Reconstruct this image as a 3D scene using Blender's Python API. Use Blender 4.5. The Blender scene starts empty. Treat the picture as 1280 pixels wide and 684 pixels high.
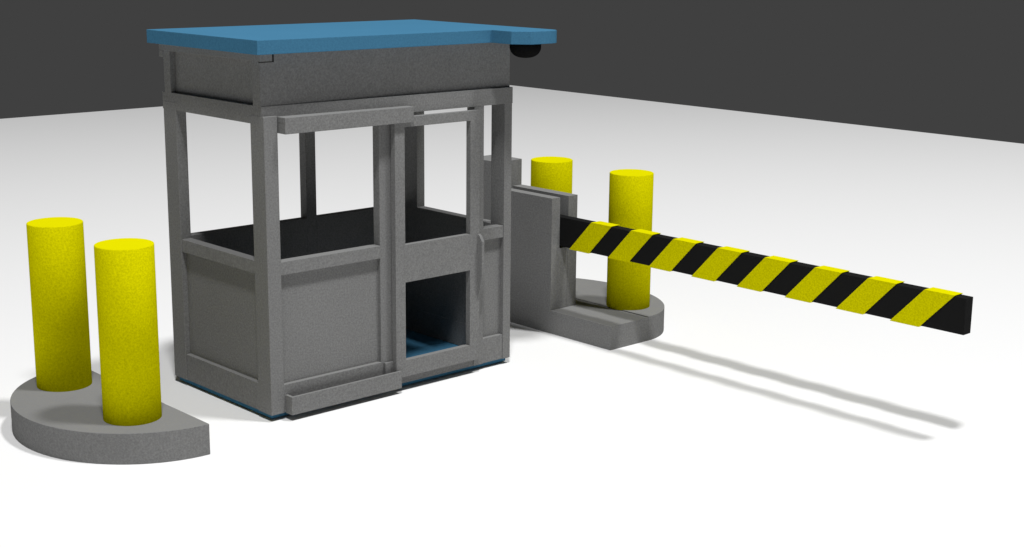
import bpy, bmesh, math, random
from mathutils import Vector, Matrix, Euler

scene = bpy.context.scene
COL = scene.collection

# ------------------------------------------------------------------ materials
def paint(name, rgb, rough=0.65, bump=0.0, tint=0.06, scale=72.0, spec=0.0, wear=0.0):
    """Painted surface: fine orpeel grain in the normal, a faint grain in the colour, broad uneven wear."""
    m = bpy.data.materials.new(name); m.use_nodes = True
    nt = m.node_tree; nt.nodes.clear()
    out = nt.nodes.new('ShaderNodeOutputMaterial')
    b = nt.nodes.new('ShaderNodeBsdfPrincipled')
    nt.links.new(b.outputs[0], out.inputs[0])
    b.inputs['Roughness'].default_value = rough
    b.inputs['Specular IOR Level'].default_value = spec
    tc = nt.nodes.new('ShaderNodeTexCoord')
    n1 = nt.nodes.new('ShaderNodeTexNoise'); n1.inputs['Scale'].default_value = scale
    n1.inputs['Detail'].default_value = 3.0; n1.inputs['Roughness'].default_value = 0.7
    n2 = nt.nodes.new('ShaderNodeTexNoise'); n2.inputs['Scale'].default_value = 2.3
    n2.inputs['Detail'].default_value = 4.0
    for n in (n1, n2): nt.links.new(tc.outputs['Object'], n.inputs['Vector'])
    r1 = nt.nodes.new('ShaderNodeMapRange')
    r1.inputs['From Min'].default_value = 0.3; r1.inputs['From Max'].default_value = 0.7
    r1.inputs['To Min'].default_value = 1 - tint; r1.inputs['To Max'].default_value = 1 + tint
    nt.links.new(n1.outputs['Fac'], r1.inputs['Value'])
    # rolled sides are grainy, the trowelled / wiped tops are smooth
    ge = nt.nodes.new('ShaderNodeNewGeometry'); sx = nt.nodes.new('ShaderNodeSeparateXYZ')
    nt.links.new(ge.outputs['True Normal'], sx.inputs[0])
    side = nt.nodes.new('ShaderNodeMapRange')
    side.inputs['From Min'].default_value = 0.3; side.inputs['From Max'].default_value = 0.9
    side.inputs['To Min'].default_value = 1.0; side.inputs['To Max'].default_value = 0.12
    nt.links.new(sx.outputs['Z'], side.inputs['Value'])
    mg = nt.nodes.new('ShaderNodeMix'); mg.data_type = 'FLOAT'
    mg.inputs[2].default_value = 1.0
    nt.links.new(side.outputs[0], mg.inputs[0]); nt.links.new(r1.outputs[0], mg.inputs[3])
    r2 = nt.nodes.new('ShaderNodeMapRange')
    r2.inputs['From Min'].default_value = 0.3; r2.inputs['From Max'].default_value = 0.7
    r2.inputs['To Min'].default_value = 1 - wear; r2.inputs['To Max'].default_value = 1 + wear
    nt.links.new(n2.outputs['Fac'], r2.inputs['Value'])
    mu = nt.nodes.new('ShaderNodeMath'); mu.operation = 'MULTIPLY'
    nt.links.new(mg.outputs[0], mu.inputs[0]); nt.links.new(r2.outputs[0], mu.inputs[1])
    mx = nt.nodes.new('ShaderNodeVectorMath'); mx.operation = 'SCALE'
    mx.inputs[0].default_value = rgb
    nt.links.new(mu.outputs[0], mx.inputs['Scale'])
    nt.links.new(mx.outputs[0], b.inputs['Base Color'])
    if bump:
        bp = nt.nodes.new('ShaderNodeBump')
        bp.inputs['Strength'].default_value = bump; bp.inputs['Distance'].default_value = 0.01
        nt.links.new(n1.outputs['Fac'], bp.inputs['Height'])
        nt.links.new(bp.outputs[0], b.inputs['Normal'])
    return m

GREY   = paint('grey_paint',   (0.195, 0.195, 0.193), 0.7, 0.22, 0.22, wear=0.03)
CONC   = paint('grey_concrete',(0.202, 0.202, 0.200), 0.75, 0.22, 0.20, wear=0.03)
YELLOW = paint('yellow_paint', (0.650, 0.610, 0.0005), 0.6, 0.22, 0.19, wear=0.02)
BLACK  = paint('black_paint',  (0.011, 0.011, 0.011), 0.8, 0.0, 0.05, spec=0.05)
BLUE   = paint('blue_paint',   (0.052, 0.168, 0.280), 0.65, 0.12, 0.12, wear=0.02)
DOME   = paint('dark_dome',    (0.008, 0.008, 0.008), 0.8, 0.0, 0.03, spec=0.0)
GAP_SHADE   = paint('dark_gap_shade', (0.03, 0.03, 0.03), 0.9, 0.0, 0.05, spec=0.0)  # near-black colour for the painted shade round the beam end
GROUND = paint('white_ground', (0.800, 0.800, 0.800), 0.9, 0.0, 0.0, spec=0.0)

# ------------------------------------------------------------------ helpers
def bx(bm, x0, x1, y0, y1, z0, z1):
    vs = [bm.verts.new((x, y, z)) for x in (x0, x1) for y in (y0, y1) for z in (z0, z1)]
    for f in ((0,1,3,2), (4,6,7,5), (0,4,5,1), (2,3,7,6), (0,2,6,4), (1,5,7,3)):
        bm.faces.new([vs[i] for i in f])

def prism(bm, outline, z0, z1):
    """Vertical prism from an outline of (x, y)."""
    lo = [bm.verts.new((x, y, z0)) for x, y in outline]
    hi = [bm.verts.new((x, y, z1)) for x, y in outline]
    n = len(outline)
    bm.faces.new(lo[::-1]); bm.faces.new(hi)
    for i in range(n):
        bm.faces.new((lo[i], lo[(i+1) % n], hi[(i+1) % n], hi[i]))

def prism_x(bm, outline, x0, x1):
    """Prism along X from an outline of (y, z)."""
    lo = [bm.verts.new((x0, y, z)) for y, z in outline]
    hi = [bm.verts.new((x1, y, z)) for y, z in outline]
    n = len(outline)
    bm.faces.new(lo[::-1]); bm.faces.new(hi)
    for i in range(n):
        bm.faces.new((lo[i], lo[(i+1) % n], hi[(i+1) % n], hi[i]))

def lathe(bm, prof, cx, cy, n=72):
    rings = []
    for r, z in prof:
        if r < 1e-6: rings.append([bm.verts.new((cx, cy, z))])
        else: rings.append([bm.verts.new((cx + r*math.cos(2*math.pi*k/n), cy + r*math.sin(2*math.pi*k/n), z)) for k in range(n)])
    for a, b in zip(rings, rings[1:]):
        for k in range(n):
            k2 = (k+1) % n
            if len(a) == 1: bm.faces.new((a[0], b[k], b[k2]))
            elif len(b) == 1: bm.faces.new((a[k], a[k2], b[0]))
            else: bm.faces.new((a[k], a[k2], b[k2], b[k]))

def obj(name, bm, mat, parent=None, bevel=0.003, smooth=False):
    bmesh.ops.recalc_face_normals(bm, faces=bm.faces)
    me = bpy.data.meshes.new(name); 
    off = Vector((0, 0, 0)); p = parent
    while p is not None: off += p.location; p = p.parent
    if off.length: bmesh.ops.translate(bm, verts=bm.verts, vec=-off)
    bm.to_mesh(me); bm.free(); me.materials.append(mat)
    o = bpy.data.objects.new(name, me); COL.objects.link(o)
    if parent: o.parent = parent
    if smooth:
        for f in me.polygons: f.use_smooth = True
    if bevel:
        md = o.modifiers.new('bevel', 'BEVEL'); md.width = bevel; md.segments = 2
        md.limit_method = 'ANGLE'; md.angle_limit = math.radians(40)
        md.harden_normals = False
    return o

def box(name, dims, mat, parent=None, bevel=0.003):
    bm = bmesh.new()
    for d in ([dims] if not isinstance(dims[0], (tuple, list)) else dims): bx(bm, *d)
    return obj(name, bm, mat, parent, bevel)

def tag(o, label, cat, group=None):
    o['label'] = label; o['category'] = cat
    if group: o['group'] = group
    return o

def thing(name, loc, label, cat, group=None):
    o = bpy.data.objects.new(name, None); COL.objects.link(o); o.location = loc
    o.empty_display_size = 0.2
    return tag(o, label, cat, group)

def rebase(o, loc):
    """Move a mesh object's origin to loc without moving the mesh."""
    o.data.transform(Matrix.Translation(-Vector(loc))); o.location = loc

# ------------------------------------------------------------------ ground
bm = bmesh.new()
vs = [bm.verts.new(p) for p in ((-19.0, -21.0, 0), (18.69, -21.0, 0), (18.69, 18.67, 0), (-19.0, 18.67, 0))]
bm.faces.new(vs)
g = obj('ground', bm, GROUND, None, bevel=0); g['kind'] = 'structure'

# ------------------------------------------------------------------ guard booth
W, D = 2.369, 1.369
T = 0.09                       # wall thickness
ZB, ZS0, ZS1 = 0.050, 1.083, 1.182   # underside of the walls, window rail
ZR0, ZR1 = 2.176, 2.305        # head rail
booth = thing('guard_booth', (1.18, 0.68, 0.0),
              'small open grey guard booth with a flat blue roof and a framed sliding door', 'guard booth')

box('floor_slab', (0.032, W-0.006, 0.048, D-0.020, 0.010, ZB-0.002), BLUE, booth, 0.002)

ZP = 2.236                     # tops of the posts
# posts: corners, window mullions, door jamb
box('post', (0, 0.115, 0, 0.170, ZB, ZP), GREY, booth)
box('post', (0, T, 1.190, D, ZB, ZP), GREY, booth)
box('post', (2.288, W, 0, 0.160, ZB, ZP), GREY, booth)
box('post', (2.282, W, 1.112, D, ZB, ZP), GREY, booth)
box('post', (1.022, 1.172, 0.012, T, ZB, ZP), GREY, booth)
box('post', (1.965, 2.066, 0, T, ZB, ZP), GREY, booth)
box('post', (1.240, 1.340, 1.280, D, ZB, ZP), GREY, booth)

# head rails: set back behind the track on the left, flush with the posts on the right
y0, xs, ye = 0.026, 1.290, D+0.012
bm = bmesh.new()
prism(bm, [(0.003, y0), (xs, -0.002), (W+0.002, -0.002), (W+0.002, y0+T), (0.003, y0+T)], ZR0, ZR1)
obj('head_rail', bm, GREY, booth, 0)
box('head_rail', (0.003, W+0.002, ye-T, ye, ZR0, ZR1), GREY, booth, 0)
box('head_rail', (0.003, T+0.003, y0+T, ye-T, ZR0, ZR1), GREY, booth, 0)
box('head_rail', (W-T-0.003, W+0.002, y0+T, ye-T, ZR0, ZR1), GREY, booth, 0)
box('ceiling', (T, W-T, y0+T, D-T-0.003, 2.27, 2.29), GREY, booth, 0)

# window rails, foot rails and inset panels
def bay(x0, x1, y0, y1, face):
    """One wall bay between two posts; face is the outward side."""
    i = 0.042
    if face == 'front':  a = (x0, x1, 0.006, T); p = (x0, x1, i, T-0.001)
    if face == 'back':   a = (x0, x1, D-T, D-0.006); p = (x0, x1, D-T+0.001, D-i)
    if face == 'left':   a = (0.006, T, y0, y1); p = (i, T-0.001, y0, y1)
    if face == 'right':  a = (W-T, W-0.006, y0, y1); p = (W-T+0.001, W-i, y0, y1)
    box('window_rail', a + (ZS0, ZS1), GREY, booth)
    box('foot_rail', a + (ZB+0.001, 0.262), GREY, booth)
    box('wall_panel', p + (0.262, ZS0), GREY, booth, 0)
bay(0.115, 1.022, 0, 0, 'front')
bay(2.066, 2.288, 0, 0, 'front')
bay(0, 0, 0.170, 1.190, 'left')
bay(0, 0, 0.160, 1.112, 'right')
bay(T, 1.240, 0, 0, 'back')
bay(1.340, 2.282, 0, 0, 'back')
# threshold under the door
box('threshold', ((1.172, 1.965, 0.004, T, ZB+0.001, 0.118), (1.045, 1.125, -0.012, 0.012, ZB+0.001, 0.252)), GREY, booth, 0.002)

# sliding-door tracks on the left half of the front
box('door_track', ((0.126, 1.285, -0.080, -0.060, 2.112, 2.229), (0.126, 1.285, -0.060, 0.026, 2.185, 2.229), (0.126, 0.150, -0.060, 0.026, 2.112, 2.185)), GREY, booth, 0.003)
box('door_track', ((0.126, 1.152, -0.080, -0.060, 0.046, 0.185), (0.126, 1.152, -0.060, 0.0055, 0.046, 0.080), (0.126, 0.150, -0.060, 0.0055, 0.080, 0.185)), GREY, booth, 0.003)

# sliding door: stiles and rails round two openings
bm = bmesh.new()
dy0, dy1 = -0.052, 0.002
dy1 = -0.002
dx0, dx1, dz0, dz1 = 1.122, 1.978, 0.122, 2.152
bx(bm, dx0, 1.216, dy0, dy1, dz0, dz1)
bx(bm, 1.878, dx1, dy0, dy1, dz0, dz1)
bx(bm, 1.216, 1.878, dy0, dy1, dz0, 0.252)
bx(bm, 1.216, 1.878, dy0, dy1, 0.876, 1.170)
bx(bm, 1.216, 1.878, dy0, dy1, 2.076, dz1)
bmesh.ops.remove_doubles(bm, verts=bm.verts, dist=1e-5)
door = obj('sliding_door', bm, GREY, booth, 0)
# pull: an upright fin, sloped at the head and tapering into the stile at the foot
bm = bmesh.new()
prism_x(bm, [(dy0+0.004, 1.165), (dy0-0.022, 1.150), (dy0-0.052, 1.105), (dy0-0.052, 0.830), (dy0-0.030, 0.720), (dy0+0.004, 0.610)], 1.958, 1.985)
h = obj('door_handle', bm, GREY, booth, 0.003)
h.parent = door

# parapet between head rail and roof: front plate, corner posts and recessed side panels
px0, px1, py0, py1, pz0, pz1 = 0.002, W-0.001, 0.032, 1.340, ZR1-0.001, 2.676
bm = bmesh.new(); ya, yb = py0+0.05, py0+0.098
prism(bm, [(px0, py0), (px1, py0), (px1, yb), (px1-0.08, yb), (px1-0.08, ya), (px0+0.08, ya), (px0+0.08, yb), (px0, yb)], pz0, pz1)
obj('parapet_plate', bm, GREY, booth, 0)
bm = bmesh.new(); ya, yb = py1-0.05, py1-0.09
prism(bm, [(px0, py1), (px0, yb), (px0+0.08, yb), (px0+0.08, ya), (px1-0.08, ya), (px1-0.08, yb), (px1, yb), (px1, py1)], pz0, pz1)
obj('parapet_plate', bm, GREY, booth, 0)
for xa, xb in ((px0+0.045, px0+0.065), (px1-0.065, px1-0.045)):
    box('parapet_panel', (xa, xb, py0+0.099, py1-0.091, pz0, pz1-0.002), GREY, booth, 0)
# beam under the roof edge along the left side
box('roof_beam', (-0.0005, 0.100, py0-0.012, 1.399, 2.618, 2.6745), GREY, booth, 0.002)
box('roof_beam', (-0.0015, 0.080, py1+0.001, 1.400, 2.568, 2.618), GREY, booth, 0.002)
box('shadow_gap_line', ((-0.0002, 0.119, py0-0.003, py0+0.01, 2.610, 2.618), (0.100, 0.119, py0-0.003, py0+0.01, 2.618, 2.6745)), GAP_SHADE, booth, 0)  # thin dark strip added round the beam end to paint its shadow gap

# flat blue roof with a projecting rounded tab over the door side
rx0, rx1, ry0, ry1, rz0, rz1 = -0.106, 2.485, -0.110, 1.387, 2.677, 2.776
tx, ty = 2.036, -0.450
pts = [(rx0, ry0), (tx, ry0)]
for rr, cx, a0, a1, n in ((0.11, tx+0.11, 180, 270, 1), (0.12, rx1-0.12, 270, 360, 4)):
    for k in range(n+1):
        a = math.radians(a0 + (a1-a0)*k/n); pts.append((cx + rr*math.cos(a), ty+rr + rr*math.sin(a)))
pts += [(rx1, ry1), (rx0, ry1)]
bm = bmesh.new(); prism(bm, pts, rz0, rz1)
roof = obj('roof', bm, BLUE, booth, 0.003)

# dark dome under the tab
bm = bmesh.new()
R_ = 0.124
prof = [(0, rz0+0.004), (R_, rz0+0.004), (R_, rz0-0.035)]
for k in range(1, 13):
    a = math.radians(90*k/12); prof.append((R_*math.cos(a)**0.8 if k < 12 else 0, rz0-0.035-0.085*math.sin(a)))
lathe(bm, prof, 2.285, -0.235, 48)
d = obj('dome_camera', bm, DOME, booth, 0, True)
d['label'] = 'black dome under the roof tab'
d.parent = roof

# ------------------------------------------------------------------ traffic islands
def half_ellipse(xf, cy, a, b, side, n=40):
    pts = []
    for k in range(n+1):
        t = -math.pi/2 + math.pi*k/n
        pts.append((xf + side*a*math.cos(t), cy + b*math.sin(t)))
    return pts
bm = bmesh.new(); prism(bm, half_ellipse(-0.695, 0.665, 0.880, 0.957, -1), 0.0, 0.22)
o = obj('concrete_island', bm, CONC, None, 0.004); rebase(o, (-1.05, 0.665, 0))
tag(o, 'grey half-round concrete island left of the booth, carrying two yellow bollards', 'traffic island')
bm = bmesh.new(); prism(bm, half_ellipse(3.768, 0.665, 0.712, 0.957, 1), 0.0, 0.221)
o = obj('concrete_island', bm, CONC, None, 0.0008); rebase(o, (4.05, 0.665, 0))
tag(o, 'grey half-round concrete island behind the barrier gate, right of the booth', 'traffic island')

# ------------------------------------------------------------------ bollards
bm = bmesh.new()
r, h = 0.197, 1.222
lathe(bm, [(0, -0.004), (r, -0.004), (r, h-0.006), (r-0.002, h-0.002), (r-0.006, h), (0, h)], 0, 0, 96)
bol = obj('bollard', bm, YELLOW, None, 0)
for f in bol.data.polygons: f.use_smooth = abs(f.normal.z) < 0.3
G = 'yellow bollards on the concrete islands'
spots = [(-1.014, 0.181, 0.22, 'plain yellow bollard nearest the front on the left island'),
         (-1.013, 1.200, 0.22, 'plain yellow bollard at the back of the left island, leftmost of the four'),
         (3.941, 0.115, 0.221, 'plain yellow bollard directly behind the striped barrier arm'),
         (3.941, 1.135, 0.221, 'plain yellow bollard at the back, its base hidden by the barrier housing')]
for i, (x, y, z, lab) in enumerate(spots):
    o = bol if i == 0 else bol.copy()
    if i: COL.objects.link(o)
    o.location = (x, y, z); o.rotation_euler.z = 0.7*i
    tag(o, lab, 'bollard', G)

# ------------------------------------------------------------------ barrier gate
gate = thing('barrier_gate', (3.45, 0.6, 0), 'grey barrier gate with a lowered black and yellow striped arm', 'barrier gate')
gx0, gx1 = 3.285, 3.605
box('plinth', (gx0, 3.7675, -0.291, 1.62, 0.0, 0.212), CONC, gate, 0.0)
box('gate_body', (gx0+0.101, gx1-0.112, 0.457, 1.188, 0.2125, 0.770), CONC, gate, 0.003)
box('side_plate', (gx0, gx0+0.101, 0.456, 1.188, 0.212, 1.232), CONC, gate, 0.0)
box('side_plate', (gx1-0.112, gx1, 0.456, 1.188, 0.212, 1.232), CONC, gate, 0.0)
box('motor_housing', (gx0, gx1, 1.190, 1.560, 0.2125, 1.474), CONC, gate, 0.003)
ax0, ax1, az0, az1 = 3.392, 3.486, 0.790, 1.054
arm = box('barrier_arm', (ax0, ax1, -3.560, 1.15, az0, az1), BLACK, gate, 0.003)
e = 0.009
for k in range(8):
    yb = 0.332 - 0.4714*k; wd = 0.240; sh = -0.266
    bm = bmesh.new()
    prism_x(bm, [(yb, az0-e), (yb-wd, az0-e), (yb-wd+sh, az1+e), (yb+sh, az1+e)], ax0-e, ax1+e)
    s = obj('stripe', bm, YELLOW, gate, 0.001)
    s.parent = arm

# ------------------------------------------------------------------ light, world, camera
w = bpy.data.worlds.new('World'); scene.world = w; w.use_nodes = True
w.node_tree.nodes['Background'].inputs[0].default_value = (0.0513, 0.0513, 0.0513, 1)
w.node_tree.nodes['Background'].inputs[1].default_value = 1.0

for nm, loc, watts, rad in (('lamp', (-6.1, -9.4, 30.0), 29000, 1.45), ('lamp', (8.7, -11.4, 40.0), 39500, 2.0)):
    ld = bpy.data.lights.new(nm, 'POINT'); ld.energy = watts; ld.shadow_soft_size = rad
    lo = bpy.data.objects.new(nm, ld); COL.objects.link(lo); lo.location = loc

cd = bpy.data.cameras.new('camera'); co = bpy.data.objects.new('camera', cd); COL.objects.link(co)
co.location = (-5.69571873, -8.67452453, 3.46360585)
co.rotation_euler = (1.34703690, -0.00962539, -0.747767203)
cd.sensor_width = 36; cd.lens = 51.6497; cd.clip_end = 500
scene.camera = co

vs_ = scene.view_settings
vs_.view_transform = 'Standard'; vs_.look = 'None'; vs_.exposure = 0; vs_.gamma = 1
